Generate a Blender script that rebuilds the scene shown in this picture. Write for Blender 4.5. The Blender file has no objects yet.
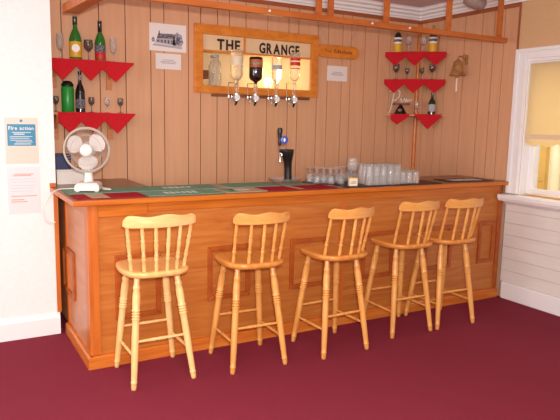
import bpy, bmesh, math, random
from mathutils import Vector, Matrix
random.seed(7)
PI = math.pi
S = bpy.context.scene
C = S.collection

# ------------------------------------------------------------------ camera
cam_d = bpy.data.cameras.new('camera'); cam = bpy.data.objects.new('camera', cam_d); C.objects.link(cam)
cam_d.sensor_width = 36.0; cam_d.lens = 603.82/560*36; cam_d.clip_start = .02
_r = Vector((.86846069, -.49533226, .02054199)); _u = Vector((.05495802, .13737199, .98899371)); _f = Vector((.49270238, .85777321, -.14652465))
_m = Matrix((( _r.x, _u.x, -_f.x, -.78637), (_r.y, _u.y, -_f.y, -3.78173), (_r.z, _u.z, -_f.z, 1.60891), (0, 0, 0, 1)))
cam.matrix_world = _m
S.camera = cam
# ------------------------------------------------------------------ world, lights, exposure
def srgb(r, g, b):
    f = lambda c: (c/255/12.92) if c/255 <= .04045 else ((c/255+.055)/1.055)**2.4
    return (f(r), f(g), f(b), 1)
W = bpy.data.worlds.new('world'); S.world = W; W.use_nodes = True
W.node_tree.nodes['Background'].inputs[0].default_value = (1.0, .96, .93, 1)
W.node_tree.nodes['Background'].inputs[1].default_value = .66
L, YW, YB, H = 3.81, .802, 1.287, 1.10
def area(name, loc, target, sx, sy, power, col):
    l = bpy.data.lights.new(name, 'AREA'); l.shape = 'RECTANGLE'; l.size = sx; l.size_y = sy; l.energy = power; l.color = col
    o = bpy.data.objects.new(name, l); C.objects.link(o); o.location = loc
    o.rotation_euler = (Vector(target)-Vector(loc)).to_track_quat('-Z', 'Y').to_euler(); return o
area('window_daylight', (-4.3, -1.8, 1.45), (.5, -.6, .8), 1.8, 1.5, 90, (1.0, .97, .94))
area('rear_window_daylight', (-1.6, -6.1, 1.8), (.6, 0, .8), 2.6, 1.5, 78, (1.0, .97, .94))
area('ceiling_fill', (-.4, -2.5, 2.78), (-.4, -2.5, 0), 1.2, 1.2, 46, (1.0, .95, .88))  # added fill to brighten the floor, no ceiling lamp known here
area('camera_flash', (-.76, -3.86, 1.75), (1.2, .3, 1.1), .10, .06, 98, (1.0, .97, .93))
area('blind_fill', (L+1.7, -.9, 3.9), (L+.1, -.8, 1.6), 1.2, 1.2, 52, (1.0, .97, .88))  # added light outside the window to brighten the blind from behind
area('yard_skylight', (L+.62, .5, 2.9), (L+2.3, .6, 1.5), 1.6, .8, 62, (1.0, .95, .8))
S.view_settings.view_transform = 'Standard'; S.view_settings.look = 'None'
S.view_settings.exposure = 0.0; S.view_settings.gamma = 1.0; S.view_settings.use_curve_mapping = False

ZC = 2.80
# ------------------------------------------------------------------ materials
def mat(name, col, rough=.6, metal=0., spec=.5, emit=None, es=0., coat=0.):
    m = bpy.data.materials.new(name); m.use_nodes = True; b = m.node_tree.nodes['Principled BSDF']
    b.inputs['Base Color'].default_value = col; b.inputs['Roughness'].default_value = rough; b.inputs['Metallic'].default_value = metal
    b.inputs['Specular IOR Level'].default_value = spec
    if coat: b.inputs['Coat Weight'].default_value = coat; b.inputs['Coat Roughness'].default_value = .15
    if emit: b.inputs['Emission Color'].default_value = emit; b.inputs['Emission Strength'].default_value = es
    return m
def noisy(name, c1, c2, scale=8, stretch=(1, 1, 1), rough=.5, spec=.5, bump=0., detail=4, coat=0., lo=.3, hi=.7, dist=0.0):
    m = mat(name, c1, rough, spec=spec, coat=coat); nt = m.node_tree; N = nt.nodes; b = N['Principled BSDF']
    tc = N.new('ShaderNodeTexCoord'); mp = N.new('ShaderNodeMapping'); mp.inputs['Scale'].default_value = stretch
    nz = N.new('ShaderNodeTexNoise'); nz.inputs['Scale'].default_value = scale; nz.inputs['Detail'].default_value = detail; nz.inputs['Distortion'].default_value = dist
    rp = N.new('ShaderNodeValToRGB'); rp.color_ramp.elements[0].color = c1; rp.color_ramp.elements[1].color = c2
    rp.color_ramp.elements[0].position = lo; rp.color_ramp.elements[1].position = hi
    nt.links.new(tc.outputs['Object'], mp.inputs[0]); nt.links.new(mp.outputs[0], nz.inputs['Vector'])
    nt.links.new(nz.outputs[0], rp.inputs[0]); nt.links.new(rp.outputs[0], b.inputs['Base Color'])
    if bump:
        bp = N.new('ShaderNodeBump'); bp.inputs['Strength'].default_value = bump; bp.inputs['Distance'].default_value = .01
        nt.links.new(nz.outputs[0], bp.inputs['Height']); nt.links.new(bp.outputs[0], b.inputs['Normal'])
    return m
def glass(name, col, body=.0, edge=.55):
    m = bpy.data.materials.new(name); m.use_nodes = True; nt = m.node_tree; N = nt.nodes; N.clear()
    out = N.new('ShaderNodeOutputMaterial'); tr = N.new('ShaderNodeBsdfTransparent'); gl = N.new('ShaderNodeBsdfGlossy')
    df = N.new('ShaderNodeBsdfDiffuse'); lw = N.new('ShaderNodeLayerWeight'); mx = N.new('ShaderNodeMixShader'); m2 = N.new('ShaderNodeMixShader')
    mth = N.new('ShaderNodeMath'); mth.operation = 'MULTIPLY_ADD'; mth.inputs[1].default_value = edge; mth.inputs[2].default_value = .05
    tr.inputs[0].default_value = col; gl.inputs['Roughness'].default_value = .04; df.inputs[0].default_value = col
    lw.inputs[0].default_value = .35; m2.inputs[0].default_value = body
    nt.links.new(tr.outputs[0], m2.inputs[1]); nt.links.new(df.outputs[0], m2.inputs[2])
    nt.links.new(lw.outputs['Facing'], mth.inputs[0]); nt.links.new(mth.outputs[0], mx.inputs[0])
    nt.links.new(m2.outputs[0], mx.inputs[1]); nt.links.new(gl.outputs[0], mx.inputs[2]); nt.links.new(mx.outputs[0], out.inputs[0])
    return m
M = {}
M['carpet'] = noisy('carpet', srgb(122, 41, 57), srgb(142, 53, 70), 260, rough=.95, spec=.1, bump=.5, detail=2)
M['panel'] = noisy('panel_board', srgb(212, 158, 120), srgb(219, 166, 128), 3, (9, 9, .6), rough=.5, spec=.35)
M['groove'] = mat('panel_groove', srgb(92, 52, 34), .8)
M['whitewall'] = noisy('white_paint', srgb(236, 234, 232), srgb(240, 239, 237), 30, rough=.6, spec=.25)
M['gloss_white'] = mat('gloss_white_paint', srgb(242, 240, 240), .3)
M['ceiling'] = noisy('ceiling_paint', srgb(216, 196, 198), srgb(222, 204, 205), 40, rough=.9, spec=.1)
M['wallpaper'] = noisy('wallpaper', srgb(205, 165, 122), srgb(216, 178, 136), 150, rough=.8, spec=.15, bump=.25)
M['cladding'] = noisy('painted_cladding', srgb(226, 220, 212), srgb(232, 226, 219), 4, (1, 1, 6), rough=.5, spec=.3)
M['trimbrown'] = noisy('brown_trim', srgb(150, 78, 44), srgb(168, 92, 54), 6, (.6, .6, 8), rough=.5)
M['ply'] = noisy('bar_plywood', srgb(176, 96, 36), srgb(196, 124, 58), 3.2, (.55, 1, 7), rough=.36, spec=.4, dist=1.2)
M['ply_end_sheen'] = noisy('bar_plywood_end_sheen', srgb(192, 126, 90), srgb(208, 146, 108), 3.2, (1, 1, 5), rough=.36, spec=.4, dist=.6)  # bar plywood made paler: window sheen on the end is in the colour
M['stile'] = noisy('bar_stile', srgb(186, 92, 28), srgb(208, 118, 46), 4, (9, 9, .5), rough=.35, spec=.45)
M['rail'] = noisy('bar_rail', srgb(184, 92, 18), srgb(206, 118, 34), 4, (.5, 8, 9), rough=.33, spec=.45, dist=.8)
M['mould'] = noisy('bar_mould', srgb(158, 72, 24), srgb(178, 90, 34), 5, (3, 3, 3), rough=.35, spec=.45)
M['plinth'] = noisy('bar_plinth', srgb(192, 98, 32), srgb(214, 126, 50), 3, (.6, 3, 9), rough=.35, spec=.45, dist=1.)
M['bartop'] = noisy('bar_top_wood', srgb(116, 72, 50), srgb(140, 90, 62), 3, (.6, 6, 6), rough=.3, spec=.5)
M['gantry'] = noisy('gantry_wood', srgb(172, 88, 34), srgb(196, 110, 48), 3, (1, 4, 4), rough=.4, spec=.4)
M['frame'] = noisy('frame_wood', srgb(206, 116, 34), srgb(226, 140, 52), 4, (2, 2, 5), rough=.4, spec=.4, dist=.7)
M['pine_pale'] = noisy('stool_pine_pale', srgb(236, 182, 112), srgb(248, 206, 144), 5, (7, 7, .8), rough=.3, spec=.5, dist=.5)  # paler wood, with part of the stronger light put into the colour
M['pine'] = noisy('stool_pine', srgb(212, 142, 68), srgb(232, 170, 96), 5, (7, 7, .8), rough=.3, spec=.5, dist=.5)
M['seat_pale'] = noisy('stool_seat_pale', srgb(228, 168, 94), srgb(244, 194, 126), 4, (6, .8, 6), rough=.28, spec=.5, dist=.6)
M['seatw'] = noisy('stool_seat', srgb(200, 124, 52), srgb(222, 150, 74), 4, (6, .8, 6), rough=.28, spec=.5, dist=.6)
M['pine_pale_h'] = noisy('stool_crest_pale', srgb(236, 182, 112), srgb(248, 206, 144), 4, (.8, 6, 6), rough=.3, dist=.6)
M['pine_h'] = noisy('stool_crest', srgb(212, 142, 68), srgb(232, 170, 96), 4, (.8, 6, 6), rough=.3, dist=.6)
M['napkin'] = noisy('red_napkin', srgb(182, 26, 36), srgb(204, 40, 48), 160, rough=.9, spec=.1, bump=.4)
M['shelfwood'] = noisy('shelf_wood', srgb(196, 116, 62), srgb(214, 140, 84), 4, (1, 6, 6), rough=.5)
def realglass(name, col, rough=.0, ior=1.45, soft=.45, white_mix=.3):
    """clear glass with white diffuse painting in reflections, set by haze (bar glass)"""
    m = bpy.data.materials.new(name); m.use_nodes = True; nt = m.node_tree; nt.nodes.clear()
    o = nt.nodes.new('ShaderNodeOutputMaterial'); g = nt.nodes.new('ShaderNodeBsdfGlass'); g.inputs['Color'].default_value = col; g.inputs['Roughness'].default_value = rough; g.inputs['IOR'].default_value = ior
    t = nt.nodes.new('ShaderNodeBsdfTransparent'); d = nt.nodes.new('ShaderNodeBsdfDiffuse'); d.inputs[0].default_value = (.95, .94, .93, 1)  # white diffuse stands in for the bright reflections on the glass
    a = nt.nodes.new('ShaderNodeMixShader'); b = nt.nodes.new('ShaderNodeMixShader'); a.inputs[0].default_value = white_mix; b.inputs[0].default_value = soft
    nt.links.new(t.outputs[0], a.inputs[1]); nt.links.new(d.outputs[0], a.inputs[2]); nt.links.new(g.outputs[0], b.inputs[1]); nt.links.new(a.outputs[0], b.inputs[2]); nt.links.new(b.outputs[0], o.inputs[0]); return m
M['clear'] = realglass('clear_glass', (1, 1, 1, 1), 0., 1.45, .36, .34)
M['clear_thin'] = glass('thin_clear_glass', (.97, .97, .97, 1), .12, .6)
M['windowglass'] = glass('window_glass', (.985, .985, .985, 1), .0, .3)
M['clear_dim'] = glass('smoky_glass', (.72, .72, .72, 1), .03)
M['spirit'] = realglass('clear_spirit_glass', (.97, .98, .95, 1), 0., 1.36, .4, .25)
M['green'] = mat('green_glass', srgb(36, 112, 34), .08, spec=.7)
M['dkgreen'] = mat('dark_green_glass', srgb(14, 52, 20), .1, spec=.7)
M['greentube'] = mat('green_card_tube', srgb(28, 140, 48), .35)
M['black'] = mat('black_plastic', srgb(26, 22, 22), .35)
M['blackglass'] = mat('black_glass', srgb(18, 16, 18), .1, spec=.7)
M['brownglass'] = mat('dark_brown_glass', srgb(40, 18, 14), .1, spec=.7)
M['yellow'] = mat('yellow_label', srgb(222, 168, 40), .5)
M['gold'] = mat('gold_label', srgb(224, 172, 44), .4)
M['cream'] = mat('cream_label', srgb(232, 214, 186), .6)
M['white'] = mat('white_label', srgb(240, 236, 232), .6)
M['redlab'] = mat('red_label', srgb(200, 36, 36), .5)
M['orangelab'] = mat('orange_label', srgb(186, 96, 52), .5)
M['chrome'] = mat('chrome', (.8, .8, .82, 1), .18, 1.)
M['grey'] = mat('grey_plastic', srgb(150, 146, 146), .4)
M['whiteplas'] = mat('white_plastic', srgb(236, 230, 222), .35)
M['grillewire'] = mat('grille_wire', srgb(178, 164, 150), .35)
M['fanblade'] = glass('pale_fan_blade', (.84, .80, .76, 1), .72, .1)
M['brass'] = noisy('aged_brass', srgb(152, 108, 62), srgb(200, 156, 102), 20, rough=.35)
M['brass'].node_tree.nodes['Principled BSDF'].inputs['Metallic'].default_value = .45
M['rope'] = mat('white_rope', srgb(232, 214, 196), .8)
M['navy'] = mat('navy_card', srgb(34, 40, 88), .5)
M['bluebadge'] = mat('blue_badge', srgb(60, 84, 176), .35)
M['towelgreen'] = noisy('green_towel', srgb(108, 144, 120), srgb(132, 164, 140), 90, rough=.95, spec=.1, bump=.4)
M['towelred'] = noisy('red_towel', srgb(150, 26, 40), srgb(172, 40, 52), 90, rough=.95, spec=.1, bump=.4)
M['toweltan'] = noisy('tan_towel', srgb(176, 150, 120), srgb(196, 170, 140), 90, rough=.95, spec=.1, bump=.4)
M['towelwhite'] = mat('towel_white_print', srgb(212, 218, 206), .95)
M['rubber'] = mat('dark_mat', srgb(58, 40, 36), .55)
M['matgrey'] = mat('mat_grey_print', srgb(226, 220, 218), .4)
M['paper'] = mat('paper', srgb(232, 222, 218), .7)
M['ink'] = noisy('grey_ink', srgb(100, 94, 104), srgb(190, 182, 188), 90, rough=.8, lo=.42, hi=.6)
M['inkdark'] = noisy('dark_ink', srgb(70, 64, 76), srgb(140, 132, 142), 90, rough=.8, lo=.42, hi=.62)
M['inklight'] = mat('pale_ink', srgb(176, 168, 174), .8)
M['posterbase'] = mat('poster_cream', srgb(226, 208, 192), .3)
M['posterblue'] = mat('poster_blue', srgb(40, 132, 168), .3)
M['noticebase'] = mat('notice_pale', srgb(234, 224, 224), .25)
M['noticered'] = mat('notice_red_print', srgb(226, 150, 136), .4)
M['noticeblue'] = mat('notice_blue_print', srgb(190, 204, 212), .4)
M['letter'] = mat('dark_lettering', srgb(44, 28, 26), .5)
M['signink'] = mat('sign_burnt_lettering', srgb(140, 60, 26), .6)
M['recess'] = noisy('recess_cream', srgb(236, 210, 168), srgb(244, 222, 184), 3, rough=.6, spec=.2)
M['bandcream'] = noisy('letter_band_cream', srgb(226, 192, 150), srgb(238, 210, 170), 2, rough=.3)
M['darkwood'] = noisy('dark_shelf_wood', srgb(120, 62, 36), srgb(140, 78, 48), 4, (1, 6, 6), rough=.5)
M['bulb'] = mat('lit_bulb', srgb(255, 225, 150), .5, emit=(1, .78, .35, 1), es=4.)
M['lampgrey'] = noisy('grey_brown_lamp', srgb(138, 116, 108), srgb(164, 140, 128), 20, rough=.5)
M['yard'] = noisy('yard_render', srgb(244, 234, 200), srgb(250, 241, 210), 3, rough=.8)
M['yardgold'] = mat('yard_door_gold', srgb(228, 186, 96), .6)
M['yardgrey'] = mat('yard_pipe', srgb(150, 138, 118), .5)
m = bpy.data.materials.new('blind_fabric'); m.use_nodes = True; nt = m.node_tree; nt.nodes.clear()
_o = nt.nodes.new('ShaderNodeOutputMaterial'); _d = nt.nodes.new('ShaderNodeBsdfDiffuse'); _t = nt.nodes.new('ShaderNodeBsdfTranslucent'); _x = nt.nodes.new('ShaderNodeMixShader')
_d.inputs[0].default_value = srgb(250, 236, 206); _t.inputs[0].default_value = srgb(252, 236, 190); _x.inputs[0].default_value = .62
nt.links.new(_d.outputs[0], _x.inputs[1]); nt.links.new(_t.outputs[0], _x.inputs[2]); nt.links.new(_x.outputs[0], _o.inputs[0]); M['blind'] = m
M['blindhem'] = mat('blind_hem', srgb(232, 206, 170), .8)

# ------------------------------------------------------------------ helpers
def box(bm, x0, x1, y0, y1, z0, z1, mi=0, rz=0, piv=None):
    vs = [Vector((x, y, z)) for z in (z0, z1) for y in (y0, y1) for x in (x0, x1)]
    if rz:
        p = Vector(piv if piv else ((x0+x1)/2, (y0+y1)/2, 0)); R = Matrix.Rotation(rz, 3, 'Z'); vs = [R@(v-p)+p for v in vs]
    v = [bm.verts.new(q) for q in vs]
    for f in ((0, 2, 3, 1), (4, 5, 7, 6), (0, 1, 5, 4), (2, 6, 7, 3), (0, 4, 6, 2), (1, 3, 7, 5)):
        bm.faces.new([v[i] for i in f]).material_index = mi
def prism(bm, pts, vec, mi=0):
    vec = Vector(vec); a = [bm.verts.new(Vector(p)) for p in pts]; b = [bm.verts.new(Vector(p)+vec) for p in pts]; n = len(a)
    fs = [bm.faces.new(a), bm.faces.new(b[::-1])]
    for i in range(n): fs.append(bm.faces.new((a[i], b[i], b[(i+1) % n], a[(i+1) % n])))
    for f in fs: f.material_index = mi
    return fs
def frame_of(d):
    d = Vector(d).normalized(); a = Vector((1, 0, 0)) if abs(d.x) < .9 else Vector((0, 1, 0))
    u = (a-d*a.dot(d)).normalized(); return u, d.cross(u)
def lathe(bm, prof, p0, p1=None, seg=20, mi=0, su=1, sv=1, cap=True):
    """prof = [(r, t)]; t is metres along p0->p1 direction (default up), or fractions when p1 given."""
    p0 = Vector(p0)
    if p1 is None: d = Vector((0, 0, 1)); ln = 1; u, v = Vector((1, 0, 0)), Vector((0, 1, 0))
    else: d = Vector(p1)-p0; ln = d.length; d.normalize(); u, v = frame_of(d)
    rings = []
    for r, t in prof:
        c = p0+d*t*ln
        rings.append([bm.verts.new(c+u*math.cos(2*PI*i/seg)*max(r, 1e-4)*su+v*math.sin(2*PI*i/seg)*max(r, 1e-4)*sv) for i in range(seg)])
    for a, b in zip(rings, rings[1:]):
        for i in range(seg): bm.faces.new((a[i], a[(i+1) % seg], b[(i+1) % seg], b[i])).material_index = mi
    if cap:
        bm.faces.new(rings[0][::-1]).material_index = mi; bm.faces.new(rings[-1]).material_index = mi
def closed(bm):
    bmesh.ops.bridge_loops(bm, edges=[e for e in bm.edges if e.is_boundary])
def tube(bm, pts, r, seg=8, closed=False, mi=0, cap=True):
    pts = [Vector(p) for p in pts]; n = len(pts); rings = []; u = None
    for i, p in enumerate(pts):
        d = (pts[(i+1) % n]-pts[i-1]) if closed else (pts[min(i+1, n-1)]-pts[max(i-1, 0)])
        d.normalize()
        if u is None: u, _ = frame_of(d)
        else: u = (u-d*u.dot(d)).normalized()
        v = d.cross(u); rr = r[i] if isinstance(r, (list, tuple)) else r
        rings.append([bm.verts.new(p+(u*math.cos(2*PI*k/seg)+v*math.sin(2*PI*k/seg))*rr) for k in range(seg)])
    prs = list(zip(rings, rings[1:])) + ([(rings[-1], rings[0])] if closed else [])
    for a, b in prs:
        for k in range(seg): bm.faces.new((a[k], a[(k+1) % seg], b[(k+1) % seg], b[k])).material_index = mi
    if not closed and cap: bm.faces.new(rings[0][::-1]).material_index = mi; bm.faces.new(rings[-1]).material_index = mi
def spline(pts, n=8):
    P = [Vector(p) for p in pts]; P = [2*P[0]-P[1]]+P+[2*P[-1]-P[-2]]; out = []
    for i in range(1, len(P)-2):
        for k in range(n):
            t = k/n; a, b, c, d = P[i-1:i+3]
            out.append(.5*((2*b)+(c-a)*t+(2*a-5*b+4*c-d)*t*t+(3*b-a-3*c+d)*t**3))
    return out+[P[-2]]
def obj(name, bm, mats, parent=None, smooth=False, bevel=0., loc=None, rz=0.):
    bmesh.ops.recalc_face_normals(bm, faces=bm.faces[:])
    me = bpy.data.meshes.new(name); bm.to_mesh(me); bm.free()
    for k in (mats if isinstance(mats, (list, tuple)) else [mats]): me.materials.append(M[k])
    if smooth:
        for p in me.polygons: p.use_smooth = True
        if smooth != 'all': me.set_sharp_from_angle(angle=math.radians(50))
    o = bpy.data.objects.new(name, me); C.objects.link(o); o.parent = parent
    if loc: o.location = loc
    if rz: o.rotation_euler.z = rz
    if bevel:
        b = o.modifiers.new('bevel', 'BEVEL'); b.width = bevel; b.segments = 2; b.limit_method = 'ANGLE'
    return o
def B(): return bmesh.new()
def tag(o, label=None, cat=None, group=None, kind=None):
    if label: o['label'] = label
    if cat: o['category'] = cat
    if group: o['group'] = group
    if kind: o['kind'] = kind
    return o
def thing(name, label, cat, loc=(0, 0, 0), rz=0., group=None):
    o = bpy.data.objects.new(name, None); C.objects.link(o); o.location = loc; o.rotation_euler.z = rz; o.empty_display_size = .05
    return tag(o, label, cat, group)
def dup(root, loc, rz=0., label=None, group=None):
    r = root.copy(); C.objects.link(r); r.location = loc; r.rotation_euler.z = rz
    if label: r['label'] = label
    if group: r['group'] = group
    for ch in list(root.children):
        c = ch.copy(); C.objects.link(c); c.parent = r
        for g in list(ch.children):
            d = g.copy(); C.objects.link(d); d.parent = c
    return r
def struct(name, bm, mats, bevel=0., smooth=False):
    return tag(obj(name, bm, mats, None, smooth, bevel), kind='structure')
def glyph(ch, bold=.02):
    cu = bpy.data.curves.new('glyph', 'FONT'); cu.body = ch; cu.size = 1; cu.extrude = .0; cu.offset = bold; cu.resolution_u = 3
    o = bpy.data.objects.new('glyph', cu); C.objects.link(o); bpy.context.view_layer.update()
    me = bpy.data.meshes.new_from_object(o.evaluated_get(bpy.context.evaluated_depsgraph_get()))
    polys = [[tuple(me.vertices[i].co) for i in p.vertices] for p in me.polygons]
    xs = [v.co.x for v in me.vertices]; bpy.data.objects.remove(o); bpy.data.curves.remove(cu); bpy.data.meshes.remove(me)
    return polys, min(xs), max(xs)
def word(text, x0, x1, z0, cap, place, mi=0, bold=.02, gap=.1, one=None, thick=.004):
    """letters fitted into x0..x1, cap height cap, standing on z0; place(x, z, depth) -> point. one: a bmesh to collect all letters in, else a list of bmeshes."""
    gl = [None if c == ' ' else glyph(c, bold) for c in text]
    wid = sum(.4 if g is None else (g[2]-g[1]+gap) for g in gl)-gap
    s = (x1-x0)/wid; sv = cap/.70; x = x0; res = []
    for g in gl:
        if g is None: x += .4*s; continue
        bm = one if one is not None else B()
        for pl in g[0]:
            a = [bm.verts.new(place(x+(p[0]-g[1])*s, z0+p[1]*sv, thick)) for p in pl]
            try: bm.faces.new(a).material_index = mi
            except ValueError: pass
        x += (g[2]-g[1]+gap)*s
        res.append(bm)
    return res

# ------------------------------------------------------------------ room shell
b = B(); box(b, -4.5, L+.02, -6.5, YB+.02, -.05, 0); struct('floor', b, 'carpet')
b = B(); box(b, -4.5, L+.25, -6.5, YB+.02, ZC, ZC+.05); struct('ceiling', b, 'ceiling')
HX0, HX1, HZ0, HZ1 = 1.29, 2.44, 1.885, 2.36          # hole for the hatch behind the GRANGE frame
b = B()
box(b, -.03, HX0, YB+.008, YB+.12, 0, ZC, 1); box(b, HX1, L+.02, YB+.008, YB+.12, 0, ZC, 1)
box(b, HX0, HX1, YB+.008, YB+.12, 0, HZ0, 1); box(b, HX0, HX1, YB+.008, YB+.12, HZ1, ZC, 1)
gx = [-.026, .128, .417, .629, .842, .959, 1.178, 1.291, 1.45, 1.565, 1.731, 1.956, 2.182, 2.291, 2.512, 2.634, 2.805, 2.912, 3.084, 3.255, 3.418, 3.528, 3.64, L-.002]
g = .0035
for a, c in zip(gx, gx[1:]):
    xs = sorted({a+g, c-g} | {x for x in (HX0, HX1) if a+g < x < c-g})
    for p, q in zip(xs, xs[1:]):
        if p >= HX0-1e-6 and q <= HX1+1e-6: box(b, p, q, YB, YB+.0085, 0, HZ0); box(b, p, q, YB, YB+.0085, HZ1, 2.69)
        else: box(b, p, q, YB, YB+.0085, 0, 2.69)
struct('wall_back', b, ['panel', 'groove'])
WY0, WY1, WZ0, WZ1 = -1.45, -.118, .985, 2.165           # window opening in the right wall
b = B()
box(b, L+.008, L+.25, WY1, YB+.12, 0, ZC, 0); box(b, L+.008, L+.25, -6.5, WY0, 0, ZC, 0)
box(b, L+.008, L+.25, WY0, WY1, WZ1, ZC, 0); box(b, L+.008, L+.25, WY0, WY1, 0, WZ0, 0)
box(b, L+.0065, L+.0085, .012, YB, 0, 2.69, 3)
gy = [.012, .164, .282, .425, .642, .883, .998, 1.19, YB-.002]
for a, c in zip(gy, gy[1:]): box(b, L, L+.0085, a+g, c-g, 0, 2.69, 1)
zs = [.155, .267, .379, .491, .603, .715, .827, .94]
box(b, L+.003, L+.0085, -6.5, .01, .1, .95, 4)
for a, c in zip(zs, zs[1:]): box(b, L-.004, L+.0085, -6.5, .0, a+.0018, c-.0018, 2)
struct('wall_right', b, ['wallpaper', 'panel', 'cladding', 'groove', 'inklight'])
b = B(); box(b, -4.5, -.031, YW, YB+.12, 0, ZC); struct('wall_left', b, 'whitewall')
b = B(); prism(b, [(-4.5, YW, 0), (-4.5, YW-.022, 0), (-4.5, YW-.022, .125), (-4.5, YW-.016, .14), (-4.5, YW-.014, .15), (-4.5, YW-.004, .158), (-4.5, YW, .158)], (4.5-.034, 0, 0))
struct('baseboard_left', b, 'gloss_white')
b = B(); prism(b, [(L-.005, -6.5, .0), (L-.022, -6.5, 0), (L-.022, -6.5, .142), (L-.018, -6.5, .152), (L-.005, -6.5, .155)], (0, 6.5-.03, 0)); struct('baseboard_right', b, 'gloss_white')
# cornice (mitred), brown trim below it, corner bead, panel edge strip, door batten
def cornice(prof, name, mk, smooth=False):
    b = B(); A = []
    for k, fn in enumerate((lambda d, z: (-.03, YB-d, z), lambda d, z: (L-d, YB-d, z), lambda d, z: (L-d, -6.5, z))):
        A.append([b.verts.new(fn(d, z)) for d, z in prof])
    n = len(prof)
    for p, q in zip(A, A[1:]):
        for i in range(n): b.faces.new((p[i], p[(i+1) % n], q[(i+1) % n], q[i]))
    b.faces.new(A[0]); b.faces.new(A[-1][::-1]); struct(name, b, mk)
cornice([(-.005, 2.692), (.014, 2.692), (.018, 2.706), (.034, 2.712), (.038, 2.730), (.066, 2.742), (.072, 2.762), (.108, 2.770), (.114, 2.788), (.128, 2.799), (-.005, 2.799)], 'trim_1', 'gloss_white')
b = B(); box(b, -.03, L-.002, YB-.012, YB-.0005, 2.655, 2.691); box(b, L-.012, L-.0005, .012, YB-.012, 2.655, 2.691); struct('trim_2', b, 'trimbrown')
b = B(); prism(b, [(L-.001, YB-.001, 1.101), (L-.032, YB-.001, 1.101), (L-.028, YB-.018, 1.101), (L-.018, YB-.028, 1.101), (L-.001, YB-.032, 1.101)], (0, 0, 1.553)); struct('trim_3', b, 'rail')
b = B(); box(b, L-.008, L-.0005, -.004, .011, 1.103, 2.691); struct('trim_4', b, 'trimbrown')
b = B(); box(b, -.052, -.022, YW-.018, YW-.001, .165, 1.065); struct('trim_5', b, 'stile', .002)

# ------------------------------------------------------------------ window
b = B()
for (d, wd, th) in ((0, .04, .028), (.04, .05, .018), (.09, .025, .024)):                    # stepped architrave
    o0, o1 = d, d+wd; y1, zt = WY1+.115-o0, WZ1+.115-o0*.8; y2, zb = WY1+.115-o1, WZ1+.115-o1*.8
    w1, w2 = WY0-.145+o0, WY0-.145+o1
    prism(b, [(L-.004, y1, .992), (L-.004, y1, zt), (L-.004, y2, zb), (L-.004, y2, .992)], (-th, 0, 0))
    prism(b, [(L-.004, y1, zt), (L-.004, w1, zt), (L-.004, w2, zb), (L-.004, y2, zb)], (-th, 0, 0))
    prism(b, [(L-.004, w1, .992), (L-.004, w1, zt), (L-.004, w2, zb), (L-.004, w2, .992)], (-th, 0, 0))
box(b, L-.0035, L+.009, WY1, .0, .99, 2.28); box(b, L-.0035, L+.009, WY0-.145, WY0, .99, 2.28); box(b, L-.0035, L+.009, WY0, WY1, WZ1, 2.28)
win = struct('window_1', b, 'gloss_white', .003)
b = B()                                                                                      # lining of the reveal
box(b, L+.01, L+.24, WY1-.014, WY1-.001, WZ0, WZ1); box(b, L+.01, L+.24, WY0+.001, WY0+.014, WZ0, WZ1); box(b, L+.01, L+.24, WY0+.014, WY1-.014, WZ1-.014, WZ1-.001)
obj('window_reveal', b, 'gloss_white', win)
b = B(); sx0, sx1 = L+.085, L+.125; ya, yb_ = WY0+.015, WY1-.015                                # sash
box(b, sx0, sx1, yb_-.055, yb_, 1.0, WZ1-.015); box(b, sx0, sx1, ya, ya+.055, 1.0, WZ1-.015)
box(b, sx0, sx1, ya+.055, yb_-.055, 1.0, 1.048); box(b, sx0, sx1, ya+.055, yb_-.055, WZ1-.07, WZ1-.015); box(b, sx0, sx1, -.83, -.79, 1.048, WZ1-.07)
obj('window_sash', b, 'gloss_white', win, bevel=.004)
b = B(); box(b, L+.102, L+.108, ya+.055, yb_-.055, 1.048, WZ1-.07); obj('window_pane', b, 'windowglass', win)
b = B(); prism(b, [(L+.24, .008, .984), (L-.11, .008, .984), (L-.121, .008, .976), (L-.121, .008, .948), (L-.112, .008, .944), (L-.104, .008, .925), (L-.04, .008, .915), (L-.005, .008, .885), (L-.0045, .008, .94), (L+.24, .008, .94)], (0, -1.65, 0))
struct('window_2', b, 'gloss_white', .002).name = 'window_1_sill'
# blind with a scalloped hem, hanging just inside the reveal
bl = thing('roller_blind', 'cream roller blind with a scalloped hem pulled halfway down the window', 'blind', (L+.022, -.8, 1.45))
b = B(); y0, y1 = -1.43+.8, -.136+.8; n = 8; bot = []
for k in range(n):
    for j in range(9):
        t = (k+j/8)/n; bot.append((0, y0+(y1-y0)*t, .01-.028*math.sin(PI*j/8)**.7 if 0 < j < 8 else .01))
pts = [(0, y1, .70)]+[p for i, p in enumerate(bot[::-1]) if i == 0 or (Vector(p)-Vector(bot[::-1][i-1])).length > 1e-5]+[(0, y0, .70)]
prism(b, pts, (.003, 0, 0)); obj('blind_fabric', b, 'blind', bl)
b = B(); box(b, -.004, -.0005, y0, y1, .045, .085); obj('hem_band', b, 'blindhem', bl)
b = B(); lathe(b, [(.022, 0), (.022, 1)], (.026, y0+.005, .676), (.026, y1-.005, .676), 14); obj('roller', b, 'gloss_white', bl, True)
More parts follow.
